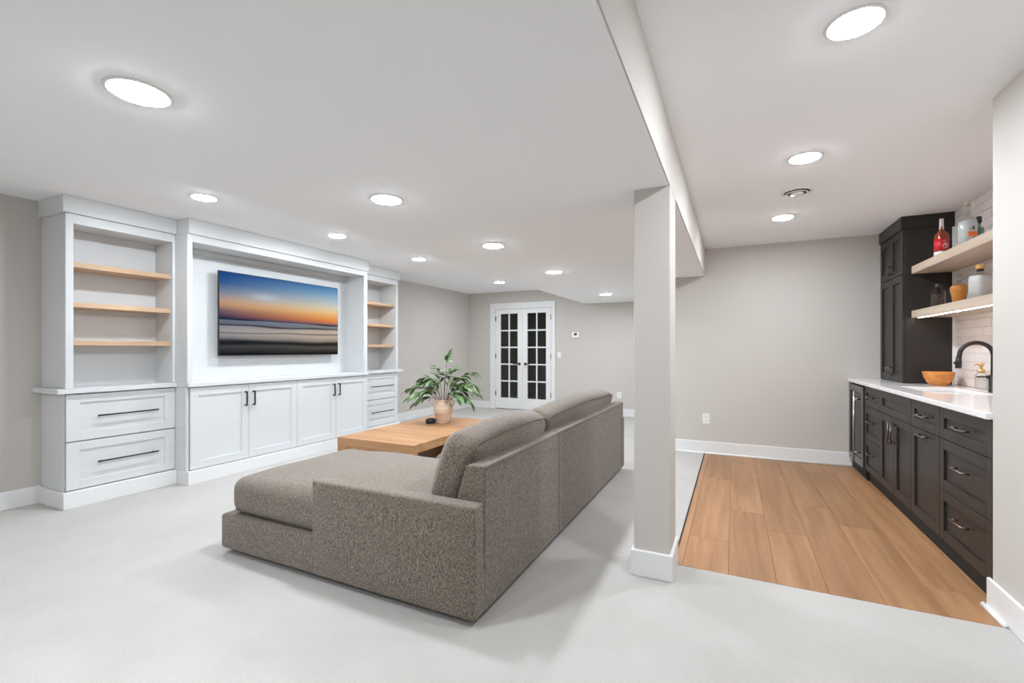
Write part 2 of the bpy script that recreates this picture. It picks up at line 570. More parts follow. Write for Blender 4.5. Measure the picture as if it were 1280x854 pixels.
# glazed tiles of the backsplash, running bond
TH, TW = 0.0672, 0.245
row, z = 0, 0.922
tm = None
while z + 0.03 < CEIL:
    y = 5.172 - (TW / 2 if row % 2 else 0)
    edges = [5.172] + ([y] if row % 2 else [])
    y = edges[-1]
    while y > 2.95:
        edges.append(max(2.932, y - TW)); y = edges[-1]
    z1 = min(z + TH, CEIL) - .0018
    for a, b in zip(edges, edges[1:]):
        full = abs((a - b) - TW) < 1e-4 and abs(z1 - z - TH + .0018) < 1e-4
        c = Vector((XR - .004, (a + b) / 2, (z + z1) / 2))
        if full and tm is not None:
            t = bpy.data.objects.new('tile', tm); COL.objects.link(t)
            t.parent = wr; t.location = c
        else:
            t = box_part('tile', M['tile'], wr, XR - .010, XR + .002, b + .0009, a - .0009, z, z1, .0012, origin=c)
            if full:
                tm = t.data
        t.rotation_euler = (0, random.uniform(-.006, .006), random.uniform(-.006, .006))
    z += TH
    row += 1
struct('trim_4', MB().box(1.685, XR, 5.16, 5.175, .92, 2.27, .001), M['trim'], 'narrow white edge trim between the tall dark cabinet and tile', 'trim')

# square column with its own base
pc = struct('pillar', MB().box(-.488, WOOD_X + .004, 2.53, 2.782, 0, SOF + .002, .004), M['wall'], 'square greige column between the sofa and the plank floor', 'column')
obj('base_trim', MB().box(-.503, WOOD_X + .019, 2.515, 2.797, 0, .14, .004), M['trim'], pc, 'white baseboard wrap at the foot')

def base(name, x0, x1, y0, y1, label, shoe=None):
    o = struct(name, MB().box(x0, x1, y0, y1, 0, .14, .0035), M['trim'], label, 'baseboard')
    if shoe:
        obj('shoe_molding', shoe, M['trim'], o)
    return o
base('baseboard_left', -4.985, -4.968, BACKY, 1.655, 'white baseboard on the near left wall before the bookcase')
base('baseboard_left_far', XL, XL + .016, 5.52, DOOR_Y - .016, 'white baseboard on the left wall past the far bookcase')
base('baseboard_far_left', XL, DX0 - .115, DOOR_Y - .016, DOOR_Y, 'white baseboard left of the french doors')
base('baseboard_far_right', DX1 + .075, -.92, DOOR_Y - .016, DOOR_Y, 'white baseboard right of the french doors behind the sofa')
sh = MB().tube([(-.90, BAR_Y - .018, .004), (1.10, BAR_Y - .018, .004)], .012, 8)
base('baseboard_bar', -.92, 1.12, BAR_Y - .016, BAR_Y, 'white baseboard along the end wall of the plank floor', sh)
base('baseboard_between', -.936, -.92, BAR_Y - .016, DOOR_Y - .016, 'white baseboard on the return wall behind the column')
sh = MB().tube([(1.074, 2.747, .004), (1.074, 2.952, .004)], .012, 8)
base('baseboard_right', 1.082, 1.098, BACKY, 2.945, 'white baseboard on the partition wall at right', sh)
base('baseboard_back', -4.985, 1.09, BACKY, BACKY + .016, 'white baseboard behind the viewer')

# room beyond the french doors
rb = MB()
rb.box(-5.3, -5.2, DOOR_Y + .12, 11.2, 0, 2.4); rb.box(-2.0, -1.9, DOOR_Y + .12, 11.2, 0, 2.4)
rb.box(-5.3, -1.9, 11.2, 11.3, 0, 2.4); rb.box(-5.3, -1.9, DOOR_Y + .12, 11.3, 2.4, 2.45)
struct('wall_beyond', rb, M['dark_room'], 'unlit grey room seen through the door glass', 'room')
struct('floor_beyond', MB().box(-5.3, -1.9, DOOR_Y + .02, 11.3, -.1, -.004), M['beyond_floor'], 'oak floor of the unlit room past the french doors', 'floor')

# ------------------------------------------------------------------ french doors
cs = MB()
cs.box(DX0 - .11, DX0 + .012, DOOR_Y - .022, DOOR_Y, 0, DZ + .11, .003)
cs.box(DX1 - .012, DX1 + .07, DOOR_Y - .022, DOOR_Y, 0, DZ + .11, .003)
cs.box(DX0 + .012, DX1 - .012, DOOR_Y - .022, DOOR_Y, DZ - .012, DZ + .11, .003)
cs.box(DX0, DX0 + .018, DOOR_Y, DOOR_Y + .12, 0, DZ); cs.box(DX1 - .018, DX1, DOOR_Y, DOOR_Y + .12, 0, DZ)
cs.box(DX0 + .018, DX1 - .018, DOOR_Y, DOOR_Y + .12, DZ - .018, DZ)
struct('trim_1', cs, M['trim'], 'white casing around the pair of french doors', 'door casing')

def french_leaf(name, x0, x1, hinge_left, label):
    fy0, fy1 = DOOR_Y - .004, DOOR_Y + .034
    st = 0.107
    gx0, gx1, gz0, gz1 = x0 + st, x1 - st, .232, 1.950
    f = MB()
    f.box(x0, gx0, fy0, fy1, .012, DZ - .02, .002); f.box(gx1, x1, fy0, fy1, .012, DZ - .02, .002)
    f.box(gx0, gx1, fy0, fy1, .012, gz0, .002); f.box(gx0, gx1, fy0, fy1, gz1, DZ - .02, .002)
    d = struct(name, f, M['trim'], label, 'door')
    xm = (gx0 + gx1) / 2
    obj('muntin', MB().box(xm - .014, xm + .014, fy0 + .004, fy1 - .004, gz0, gz1, .002), M['trim'], d)
    hz = (gz1 - gz0) / 5
    for i in range(1, 5):
        zz = gz0 + hz * i
        mb = MB()
        mb.box(gx0, xm - .014, fy0 + .004, fy1 - .004, zz - .014, zz + .014, .002)
        mb.box(xm + .014, gx1, fy0 + .004, fy1 - .004, zz - .014, zz + .014, .002)
        obj('muntin', mb, M['trim'], d)
    for i in range(5):
        for a, b in ((gx0, xm), (xm, gx1)):
            obj('pane', MB().box(a, b, DOOR_Y + .012, DOOR_Y + .016, gz0 + hz * i, gz0 + hz * (i + 1)), M['pane'], d)
    hx = x1 - .065 if hinge_left else x0 + .065
    s = -1 if hinge_left else 1
    r = Matrix.Rotation(PI / 2, 4, 'X')
    h = MB().lathe([(0, 0), (.029, 0), (.029, .009), (0, .009)], (hx, fy0, .93), 20, rot=r)
    h.lathe([(.011, 0), (.011, .045)], (hx, fy0 - .008, .93), 12, rot=r)
    h.tube([(hx, fy0 - .05, .93), (hx + s * .05, fy0 - .052, .931), (hx + s * .12, fy0 - .05, .926)], [.010, .009, .007], 8)
    obj('lever_handle', h, M['black_metal'], d, 'black lever handle')
    hxx = x0 - .002 if hinge_left else x1 + .002
    for zz in (.32, 1.09, 1.855):
        obj('hinge', MB().box(hxx - .008, hxx + .008, fy0 - .012, fy0 + .004, zz - .05, zz + .05, .003), M['black_metal'], d, 'black hinge')
    return d
xm = (DX0 + DX1) / 2 - .006
french_leaf('door_1', DX0 + .022, xm - .0015, True, 'left french door leaf with ten glass panes and a black lever')
french_leaf('door_2', xm + .0015, DX1 - .022, False, 'right french door leaf with ten glass panes beside the wall switch')

# ------------------------------------------------------------------ wall fittings
t = thing('thermostat', 'small white thermostat with a dark screen on the far wall', 'thermostat', (-2.705, DOOR_Y, 1.495))
obj('body', MB().rbox(-2.782, -2.628, DOOR_Y - .024, DOOR_Y, 1.440, 1.550, .010, 3, m=3), M['plastic_white'], t)
obj('screen', MB().box(-2.735, -2.682, DOOR_Y - .0265, DOOR_Y - .022, 1.487, 1.532, .001), M['plastic_black'], t, 'dark screen')
t = thing('light_switch', 'white rocker light switch beside the right door casing', 'light switch', (-3.04, DOOR_Y, 1.118))
obj('plate', MB().box(-3.078, -3.002, DOOR_Y - .007, DOOR_Y, 1.058, 1.178, .003), M['plastic_white'], t)
obj('rocker', MB().box(-3.057, -3.023, DOOR_Y - .011, DOOR_Y - .006, 1.084, 1.152, .002), M['plastic_white'], t)

def outlet(label, cx, y, cz):
    t = thing('wall_outlet', label, 'outlet', (cx, y, cz), 'wall outlets')
    obj('plate', MB().box(cx - .039, cx + .039, y - .007, y, cz - .06, cz + .06, .003), M['plastic_white'], t)
    for dz in (-.022, .022):
        f = obj('socket_face', MB().box(cx - .018, cx + .018, y - .0095, y - .006, cz + dz - .016, cz + dz + .016, .002), M['plastic_white'], t)
        sl = MB()
        sl.box(cx - .009, cx - .006, y - .0105, y - .0085, cz + dz - .006, cz + dz + .007)
        sl.box(cx + .006, cx + .009, y - .0105, y - .0085, cz + dz - .006, cz + dz + .007)
        obj('slots', sl, M['plastic_black'], f)
outlet('white outlet low on the greige wall at the end of the plank floor', -.29, BAR_Y, .405)
outlet('white outlet low on the far wall just past the sofa back', -1.885, DOOR_Y, .385)

# ------------------------------------------------------------------ recessed lights and vent
def recessed(x, y, z, label):
    t = thing('recessed_light', label, 'recessed light', (x, y, z), 'round recessed ceiling lights')
    obj('trim_ring', MB().lathe([(.096, 0), (.095, -.003), (.086, -.006), (.081, -.005), (.081, 0)], (x, y, z), 32), M['plastic_white'], t)
    obj('diffuser', MB().lathe([(.081, -.004), (.077, -.0078), (.055, -.0105), (.03, -.0115), (0, -.012)], (x, y, z), 32), M['lamp'], t)
for y, lb in ((.842, 'largest lit recessed light at upper left, nearest on the soffit'),
              (2.063, 'second lit soffit light from the near end, above the sofa chaise'),
              (3.36, 'third lit soffit light from the near end, above the coffee table'),
              (4.80, 'fourth lit soffit light, over the far end of the sofa'),
              (7.09, 'farthest lit soffit light, close to the column near the far wall'),
              (-.40, 'lit soffit light just behind the viewer')):
    recessed(-1.80, y, SOF, lb)
for y, lb in ((2.163, 'lit recessed light in front of the near bookcase'),
              (3.491, 'lit recessed light in front of the television'),
              (4.86, 'lit recessed light in front of the far bookcase'),
              (7.155, 'lit recessed light above the french doors'),
              (-1.40, 'added unseen recessed light near the left wall behind the viewer')):  # last one added out of view to brighten the near left wall and bookcase side
    recessed(-3.70, y, CEIL, lb)
for y, lb in ((2.03, 'large lit recessed light at top right, nearest above the bar side'),
              (3.32, 'lit recessed light between the round vent and the top right light'),
              (4.74, 'lit recessed light farthest along the bar ceiling, past the round vent')):
    recessed(.395, y, CEIL, lb)

t = thing('ceiling_vent', 'round white ceiling vent between two lights on the bar side', 'vent', (.425, 4.0, CEIL))
obj('outer_ring', MB().lathe([(.108, 0), (.106, -.006), (.092, -.012), (.084, -.010), (.084, 0)], (.425, 4.0, CEIL), 32), M['plastic_white'], t)
obj('throat', MB().lathe([(.084, -.003), (0, -.003)], (.425, 4.0, CEIL), 32), M['shadow_gap'], t, 'dark opening')
obj('louver', MB().lathe([(.076, -.016), (.072, -.022), (.056, -.014), (.058, -.011), (.076, -.016)], (.425, 4.0, CEIL), 32), M['plastic_white'], t)
obj('center_disc', MB().lathe([(.046, -.012), (.044, -.026), (.02, -.029), (0, -.030)], (.425, 4.0, CEIL), 32), M['plastic_white'], t)

# ------------------------------------------------------------------ cabinet fronts (facing +x or -x)
def shaker(xf, sgn, y0, y1, z0, z1, rail, rail_z=None, depth=.010, thick=.020):
    """panel-and-frame front; xf the face plane, sgn the direction it faces along x"""
    rz = rail_z or rail
    mb = MB()
    xb = xf - sgn * thick
    xp = xf - sgn * depth
    lo, hi = min(xb, xf), max(xb, xf)
    mb.box(lo, hi, y0, y0 + rail, z0, z1, .0014); mb.box(lo, hi, y1 - rail, y1, z0, z1, .0014)
    mb.box(lo, hi, y0 + rail, y1 - rail, z0, z0 + rz, .0014); mb.box(lo, hi, y0 + rail, y1 - rail, z1 - rz, z1, .0014)
    lo, hi = min(xb, xp), max(xb, xp)
    mb.box(lo, hi, y0 + rail - .001, y1 - rail + .001, z0 + rz - .001, z1 - rz + .001)
    return mb

def bar_pull_h(xf, sgn, y0, y1, z, r=.0055, stand=.030):
    mb = MB().tube([(xf + sgn * stand, y0, z), (xf + sgn * stand, y1, z)], r, 8)
    for y in (y0 + .03, y1 - .03):
        mb.tube([(xf - sgn * .002, y, z), (xf + sgn * stand, y, z)], r * .8, 8)
    return mb

def square_pull_v(xf, sgn, y, z0, z1, t=.0055, stand=.032):
    mb = MB()
    a, b = xf + sgn * (stand - .006), xf + sgn * (stand + .005)
    mb.box(min(a, b), max(a, b), y - t, y + t, z0, z1, .001)
    for z in (z0 + t, z1 - t):
        a, b = xf - sgn * .002, xf + sgn * stand
        mb.box(min(a, b), max(a, b), y - t, y + t, z - t, z + t, .001)
    return mb

# ------------------------------------------------------------------ white built-ins along the left wall
CW = M['cabinet_white']
WALL_N, WALL_F = -4.984, -5.079
CT0, CT1 = .880, .918          # counter underside, top

def bookcase(label, y0, y1, oy0, oy1, dy0, dy1, hy, wall, xf, side):
    """open shelf unit over two wide drawers"""
    t = thing('bookcase', label, 'bookcase', ((wall + xf) / 2, (y0 + y1) / 2, 0), 'tall shelf units of the built-in')
    c = MB()
    # lower carcass
    c.box(wall, xf - .0225, y0, dy0 - .001, .130, CT0 - .001, .001); c.box(wall, xf - .0225, dy1 + .001, y1, .130, CT0 - .001, .001)
    c.box(wall, xf - .32, dy0 - .001, dy1 + .001, .130, CT0 - .001)
    # upper carcass: sides, top, back
    c.box(wall + .001, xf - .001, y0, oy0, CT1 + .001, 2.266, .0015); c.box(wall + .001, xf - .001, oy1, y1, CT1 + .001, 2.266, .0015)
    c.box(wall + .001, xf - .02, oy0, oy1, 2.195, 2.266, .001)
    obj('carcass', c, CW, t)
    obj('back_panel', MB().box(wall + .001, -4.862 if wall > -5 else -4.914, oy0, oy1, CT1 + .001, 2.20), CW, t)
    f = MB()
    f.box(xf - .021, xf, y0 + .004, oy0 + .002, CT1 + .002, 2.265, .0015); f.box(xf - .021, xf, oy1 - .002, y1 - .002, CT1 + .002, 2.265, .0015)
    f.box(xf - .021, xf, oy0, oy1, 2.192, 2.265, .0015)
    obj('face_frame', f, CW, t)
    # crown fascia with a small step, returned to the wall on the open side
    k = MB()
    ya, yb = (y0 - .022, y1) if side < 0 else (y0, y1 + .022)
    k.box(wall + .001, xf + .022, ya, yb, 2.267, CEIL - .002, .002)
    obj('crown_fascia', k, CW, t)
    # plinth
    p = MB()
    pa, pb = (y0 - .020, y1) if side < 0 else (y0, y1 + .020)
    p.box(wall + .001, xf + .026, pa, pb, 0, .128, .003)
    obj('plinth', p, M['trim'], t)
    for z in (1.900, 1.590, 1.292):
        obj('shelf', MB().box((-4.862 if wall > -5 else -4.914), xf - .030, oy0 + .001, oy1 - .001, z - .040, z, .0015), M['shelf_wood'], t,
            'pale maple shelf', origin=((wall + xf) / 2, (oy0 + oy1) / 2, z))
    for z0, z1, hz in ((.136, .502, .328), (.510, .871, .694)):
        d = obj('drawer', shaker(xf - .002, 1, dy0, dy1, z0, z1, .082, .066), CW, t)
        obj('handle', bar_pull_h(xf - .002, 1, hy[0], hy[1], hz, .0065), M['black_metal'], d, 'long black bar handle')
    return t
XS, XM = -4.580, -4.400
bookcase('tall white bookcase of three shelves over two drawers, nearest', 1.662, 2.426, 1.708, 2.405, 1.668, 2.424, (1.85, 2.278), WALL_N, XS, -1)
bookcase('tall white bookcase of three shelves over two drawers, past the television', 4.672, 5.505, 4.720, 5.462, 4.674, 5.500, (4.92, 5.385), WALL_F, XS, 1)

t = thing('media_cabinet', 'wide white media cabinet of four doors framing the television', 'cabinet', (-4.7, 3.55, 0))
m0, m1 = 2.428, 4.670
c = MB()
c.box(WALL_N, XM - .0225, m0, 2.454, .126, CT0 - .001, .001); c.box(WALL_N, XM - .0225, 4.665, m1, .126, CT0 - .001, .001)
c.box(WALL_N, XM - .40, 2.454, 4.665, .126, CT0 - .001)
c.box(WALL_N, XM - .001, m0, 2.470, CT1 + .001, 2.260, .0015); c.box(WALL_N, XM - .001, 4.607, m1, CT1 + .001, 2.260, .0015)
c.box(WALL_N, XM - .02, 2.470, 4.607, 2.198, 2.260, .001)
obj('carcass', c, CW, t)
NICHE = -4.717
obj('back_panel', MB().box(WALL_N, NICHE, 2.47, 4.607, CT1 + .001, 2.20), CW, t)
f = MB()
f.box(XM - .021, XM, m0 + .003, 2.472, CT1 + .002, 2.260, .0015); f.box(XM - .021, XM, 4.605, m1 - .003, CT1 + .002, 2.260, .0015)
f.box(XM - .021, XM, 2.472, 4.605, 2.194, 2.260, .0015)
obj('face_frame', f, CW, t)
obj('niche_molding', MB().box(NICHE, NICHE + .014, 2.471, 4.606, 2.146, 2.197, .003), CW, t)
obj('crown_fascia', MB().box(WALL_N, XM + .022, m0, m1, 2.261, CEIL - .001, .002), CW, t)
obj('plinth', MB().box(WALL_N, XM + .016, m0, m1, 0, .124, .003), M['trim'], t)
for a, b, hy in ((2.456, 3.006, 2.968), (3.010, 3.573, 3.052), (3.577, 4.132, 4.089), (4.136, 4.664, 4.170)):
    d = obj('door', shaker(XM - .002, 1, a, b, .131, .872, .072), CW, t)
    obj('handle', square_pull_v(XM - .002, 1, hy, .658, .803, .0065), M['black_metal'], d, 'square black pull')

ct = MB()
ct.box(WALL_N, XS + .028, 1.608, m0 - .001, CT0, CT1, .003)
ct.box(WALL_N, XM + .018, m0 - .001, m1 + .010, CT0, CT1, .003)
ct.box(WALL_F, XS + .028, m1 + .010, 5.595, CT0, CT1, .003)
obj('countertop', ct, CW, None, 'continuous white countertop running along all the white built-ins', 'countertop')

t = thing('television', 'flat wall television showing a sunset over a blurred sea', 'television', (-4.56, 3.55, 1.58))
obj('bezel', MB().box(-4.652, -4.629, TV_Y0, TV_Y1, TV_Z0, TV_Z1, .003), M['plastic_black'], t)
obj('screen', MB().box(-4.6295, -4.6275, TV_Y0 + .007, TV_Y1 - .007, TV_Z0 + .010, TV_Z1 - .007), M['screen'], t, 'lit picture of a sunset seascape')
obj('rear_housing', MB().box(-4.685, -4.652, TV_Y0 + .18, TV_Y1 - .18, TV_Z0 + .08, TV_Z1 - .22, .012), M['plastic_black'], t)
obj('wall_mount', MB().box(NICHE + .001, -4.684, 3.30, 3.80, 1.42, 1.72, .003), M['black_metal'], t)

# ------------------------------------------------------------------ sectional sofa
SX0, SX1, SY0, SYM, SY1 = -2.77, -1.010, 1.715, 2.783, 4.685
TWD = M['tweed']
sofa = thing('sectional_sofa', 'taupe tweed sectional sofa with a chaise, its back to the viewer', 'sofa', (-1.9, 3.2, 0))
obj('chaise_base', MB().rbox(SX0, SX1 - .001, SY0, SYM - .003,   .034, .236, .016, 3), TWD, sofa)
obj('seat_base', MB().rbox(-1.98, SX1 - .001, SYM + .003, SY1 - .01,   .034, .236, .016, 3), TWD, sofa)

def soft_noise(amp, f=3.1, ph=0.0):
    def tw(p, u):
        k = amp * (math.sin(f * p.x * 3 + ph) * math.cos(f * p.y * 2.3 + ph * 2) + .6 * math.sin(f * (p.x + p.y) * 4 + ph * 3))
        return p + Vector((0, 0, k * max(0, u[2])))
    return tw
def rect_loop(x0, x1, y0, y1, z, r, crown=0):
    pts = []
    for cx, cy, a0 in ((x1 - r, y1 - r, 0), (x0 + r, y1 - r, PI / 2), (x0 + r, y0 + r, PI), (x1 - r, y0 + r, 1.5 * PI)):
        for i in range(5):
            a = a0 + PI / 2 * i / 4
            pts.append((cx + r * math.cos(a), cy + r * math.sin(a), z))
    return pts
ch = obj('chaise_cushion', MB().rbox(-2.715, -1.24, SY0 + .018, 2.70, .243, .452, .066, 5, (.014, .012, .048), 12, soft_noise(.004)), TWD, sofa)
obj('piping', MB().tube(rect_loop(-2.706, -1.25, SY0 + .026, 2.692, .268, .06), .0035, 6, True), M['piping'], ch)
for a, b in ((2.795, 3.69), (3.70, 4.585)):
    s = obj('seat_cushion', MB().rbox(-2.00, -1.24, a, b, .243, .448, .055, 4, (.012, .006, .030), 10, soft_noise(.003, ph=a)), TWD, sofa)
    obj('piping', MB().tube(rect_loop(-1.992, -1.25, a + .008, b - .008, .268, .05), .0035, 6, True), M['piping'], s)
obj('near_arm', MB().rbox(-2.004, SX1, SY0, 1.805,   .034, .530, .013, 3, (0, .003, .004)), TWD, sofa)
obj('far_arm', MB().rbox(-2.004, SX1 + .006, SY1 - .09, SY1 + .03,   .034, .530, .013, 3), TWD, sofa)
prof = [(SX1, .034), (SX1, .684), (SX1 - .012, .692), (-1.098, .690), (-1.112, .680), (-1.165, .50), (-1.25, .24), (-1.25, .034)]
for a, b in ((1.806, SYM - .002), (SYM + .002, SY1)):
    bk = MB().prism(prof, 'y', a, b, .009, 3)
    o = obj('backrest', bk, TWD, sofa)
    # seam along the upper rear edge
    obj('seam', MB().tube([(SX1 + .0005, a + .012, .676), (SX1 + .0005, b - .012, .676)], .0022, 5), M['piping'], o)

def back_cushion(y0, y1, ph):
    """plump pillow leaning on the back; modelled flat then tilted"""
    hw, hh, ht = (y1 - y0) / 2, .180, .090
    lean = math.radians(20)
    cx, cz = -1.218, .633
    def tw(p, u):
        wob = .006 * math.sin(5 * p.y + ph) * math.cos(9 * p.z) + .004 * math.sin(11 * p.y + 2 * ph)
        p = p + Vector((wob, 0, .010 * (1 - u[1] ** 2) * u[2] + .004 * math.sin(7 * p.y + ph) * u[2]))
        taper = 1 - .04 * max(0, u[2])
        x, z = p.x * taper, p.z
        return Vector((x * math.cos(lean) + z * math.sin(lean), p.y, -x * math.sin(lean) + z * math.cos(lean)))
    mb = MB().rbox(cx - ht, cx + ht, y0, y1, cz - hh, cz + hh, .056, 5, (.040, .006, .034), 12, tw)
    o = obj('back_cushion', mb, TWD, sofa)
    for sx in (1,):
        pts = []
        r = .05
        for cy, czz, a0 in ((hw - r, hh - r, 0), (-hw + r, hh - r, PI / 2), (-hw + r, -hh + r, PI), (hw - r, -hh + r, 1.5 * PI)):
            for i in range(5):
                a = a0 + PI / 2 * i / 4
                y, z = cy + (r - .006) * math.cos(a), czz + (r - .006) * math.sin(a)
                pts.append((y, z))
        dense = []
        for (ya, za), (yb, zb) in zip(pts, pts[1:] + pts[:1]):
            n = max(1, int(math.hypot(yb - ya, zb - za) / .06))
            for i in range(n):
                dense.append((ya + (yb - ya) * i / n, za + (zb - za) * i / n))
        P = []
        for y, z in dense:
            k = .40 * max(0, 1 - (y / hw) ** 2) ** .8 * .034 * (z / hh)
            q = tw(Vector((sx * (ht - .012), y, z + k)), (sx, y / hw, z / hh))
            P.append((cx + q.x, (y0 + y1) / 2 + q.y, cz + q.z))
        obj('piping', MB().tube(P, .0028, 6, True), M['piping'], o)
back_cushion(1.835, 2.790, 0.3)
back_cushion(2.798, 4.570, 2.1)
for x, y in ((-2.60, 1.92), (-2.60, 2.60), (-1.20, 1.92), (-1.20, 2.60), (-1.90, 2.88), (-1.90, 4.60), (-1.10, 2.90), (-1.10, 4.60)):
    obj('leg', MB().box(x - .03, x + .03, y - .03, y + .03, 0, .05, .002), M['plastic_black'], sofa, 'low black foot')

# ------------------------------------------------------------------ coffee table
tx0, tx1, ty0, ty1, tz = -3.345, -2.455, 3.155, 4.700, .400
t = thing('coffee_table', 'low oak waterfall coffee table between the sofa and built-ins', 'table', ((tx0 + tx1) / 2, (ty0 + ty1) / 2, 0))
obj('tabletop', MB().box(tx0, tx1, ty0, ty1, tz - .076, tz, .003), M['table_wood'], t)
obj('end_panel', MB().box(tx0, tx1, ty0, ty0 + .058, .002, tz - .0765, .003), M['table_end'], t)
obj('end_panel', MB().box(tx0, tx1, ty1 - .058, ty1, .002, tz - .0765, .003), M['table_end'], t)
obj('lower_shelf', MB().box(tx0 + .02, tx1 - .02, ty0 + .058, ty1 - .058, .09, .13, .002), M['table_wood'], t)

t = thing('black_puck', 'small round black puck-shaped device on the table beside the vase', 'device', (-3.035, 4.20, tz))
obj('body', MB().lathe([(.050, 0), (.056, .004), (.057, .040), (.052, .048), (0, .048)], (-3.035, 4.20, tz), 28), M['plastic_black'], t)
obj('top_ring', MB().lathe([(.046, .048), (.046, .0505), (.040, .0505), (.040, .048)], (-3.035, 4.20, tz), 28), mat('grey_satin', (.06, .06, .06), .3), t)

VX, VY = -2.925, 4.285
t = thing('vase', 'peach clay vase with two small handles on the coffee table', 'vase', (VX, VY, tz))
vp = [(.0, .004), (.060, .004), (.066, 0), (.070, .006), (.078, .035), (.098, .105), (.108, .150), (.106, .185), (.094, .210), (.080, .224), (.076, .236),
      (.080, .250), (.088, .259), (.088, .264), (.080, .264), (.068, .250), (.064, .235), (.080, .205), (.092, .180), (.094, .150), (.05, .05), (0, .03)]
obj('body', MB().lathe(vp, (VX, VY, tz), 36), M['clay'], t)
for s in (-1, 1):
    dx, dy = .90 * s, .43 * s
    pts = []
    for i in range(11):
        a = -.25 + (PI + .35) * i / 10
        rr = .088 + .030 * math.sin(max(0, a)) if a < PI else .09
        zz = .222 + .032 * math.cos(a)
        pts.append((VX + dx * rr, VY + dy * rr, tz + zz))
    obj('handle', MB().tube(pts, .009, 8), M['clay'], t)

def leaf_mesh(i, length, width, bend):
    me = bpy.data.meshes.new('leaf')
    b = bmesh.new()
    n = 5
    rows = []
    for k in range(n + 1):
        u = k / n
        w = width * math.sin(PI * min(1, u * .94 + .03)) ** .8 * (1 - .25 * u)
        z = -bend * u * u
        if k in (0, n):
            rows.append([b.verts.new((0, u * length, z))])
        else:
            rows.append([b.verts.new((-w, u * length, z + w * .35)), b.verts.new((0, u * length, z)), b.verts.new((w, u * length, z + w * .35))])
    for a, d in zip(rows, rows[1:]):
        if len(a) == 1:
            b.faces.new((a[0], d[1], d[0])); b.faces.new((a[0], d[2], d[1]))
        elif len(d) == 1:
            b.faces.new((a[0], a[1], d[0])); b.faces.new((a[1], a[2], d[0]))
        else:
            b.faces.new((a[0], a[1], d[1], d[0])); b.faces.new((a[1], a[2], d[2], d[1]))
    for f in b.faces:
        f.smooth = True
    b.to_mesh(me); b.free()
    me.materials.append(M['leaf'])
    return me
LM = [leaf_mesh(i, l, w, bd) for i, (l, w, bd) in enumerate(((.108, .0215, .020), (.098, .0200, .012), (.118, .0220, .036)))]
plant = thing('leafy_branches', 'green olive-leaf branches spreading out of the peach vase', 'plant', (VX, VY, tz + .20))
rgt, dep = Vector((math.cos(YAW), math.sin(YAW), 0)), Vector((-math.sin(YAW), math.cos(YAW), 0))
# stems: side spread, depth spread, height of the tip above the rim, share of leaves
stems = [(-.41, .02, .20, 15), (-.36, -.10, .13, 13), (-.33, .12, .25, 13), (-.25, -.16, .16, 12), (-.24, .05, .33, 12), (-.15, -.10, .30, 11), (-.12, .16, .36, 10),
         (-.22, .20, .20, 10), (.06, -.02, .48, 7), (.01, .12, .30, 6), (.12, .14, .34, 8), (.22, -.02, .33, 12), (.34, .02, .38, 14), (.28, -.14, .24, 13), (.37, -.05, .24, 13), (.38, .08, .14, 12),
         (.20, -.17, .15, 11), (.30, .15, .26, 10), (.33, -.12, .06, 10), (-.32, -.02, .05, 9)]
rim = Vector((VX, VY, tz + .262))
for si, (sd, dd, hh, nl) in enumerate(stems):
    tip = rim + rgt * sd + dep * dd + Vector((0, 0, hh))
    start = rim + rgt * sd * .06 + dep * dd * .06 + Vector((0, 0, -.09))
    if abs(sd) > .14:
        tip.z -= .10
    mid = rim + rgt * sd * .42 + dep * dd * .42 + Vector((0, 0, hh * .62 + .10))
    pts = []
    for i in range(9):
        u = i / 8
        pts.append(start * (1 - u) ** 2 + mid * 2 * u * (1 - u) + tip * u * u)
    obj('stem', MB().tube(pts, [.0036 * (1 - .65 * i / 8) for i in range(9)], 6), M['stem'], plant, origin=tuple(start))
    bare = .70 if si == 8 else (.55 if si == 9 else .33)
    nl = int(nl * 1.28)
    for k in range(nl):
        u = bare + (1 - bare) * (k + .3) / nl
        p = start * (1 - u) ** 2 + mid * 2 * u * (1 - u) + tip * u * u
        d = ((mid - start) * 2 * (1 - u) + (tip - mid) * 2 * u).normalized()
        sidev = d.cross(Vector((0, 0, 1))).normalized()
        s = 1 if k % 2 else -1
        ang = random.uniform(.45, .95) if k < nl - 1 else .05
        ydir = (d * math.cos(ang) + (sidev * s * .8 + Vector((0, 0, random.uniform(-1.0, .25)))).normalized() * math.sin(ang)).normalized()
        zref = (Vector((0, 0, 1)) + Vector((random.uniform(-.5, .5), random.uniform(-.5, .5), 0))).normalized()
        xdir = ydir.cross(zref).normalized()
        zdir = xdir.cross(ydir).normalized()
        o = bpy.data.objects.new('leaf', random.choice(LM))
        COL.objects.link(o)
        o.parent = plant
        o.location = p - world_loc(plant)
        o.rotation_euler = Matrix((xdir, ydir, zdir)).transposed().to_euler()
        sc = random.uniform(.85, 1.25)
        o.scale = (sc * random.uniform(.9, 1.2), sc, sc)

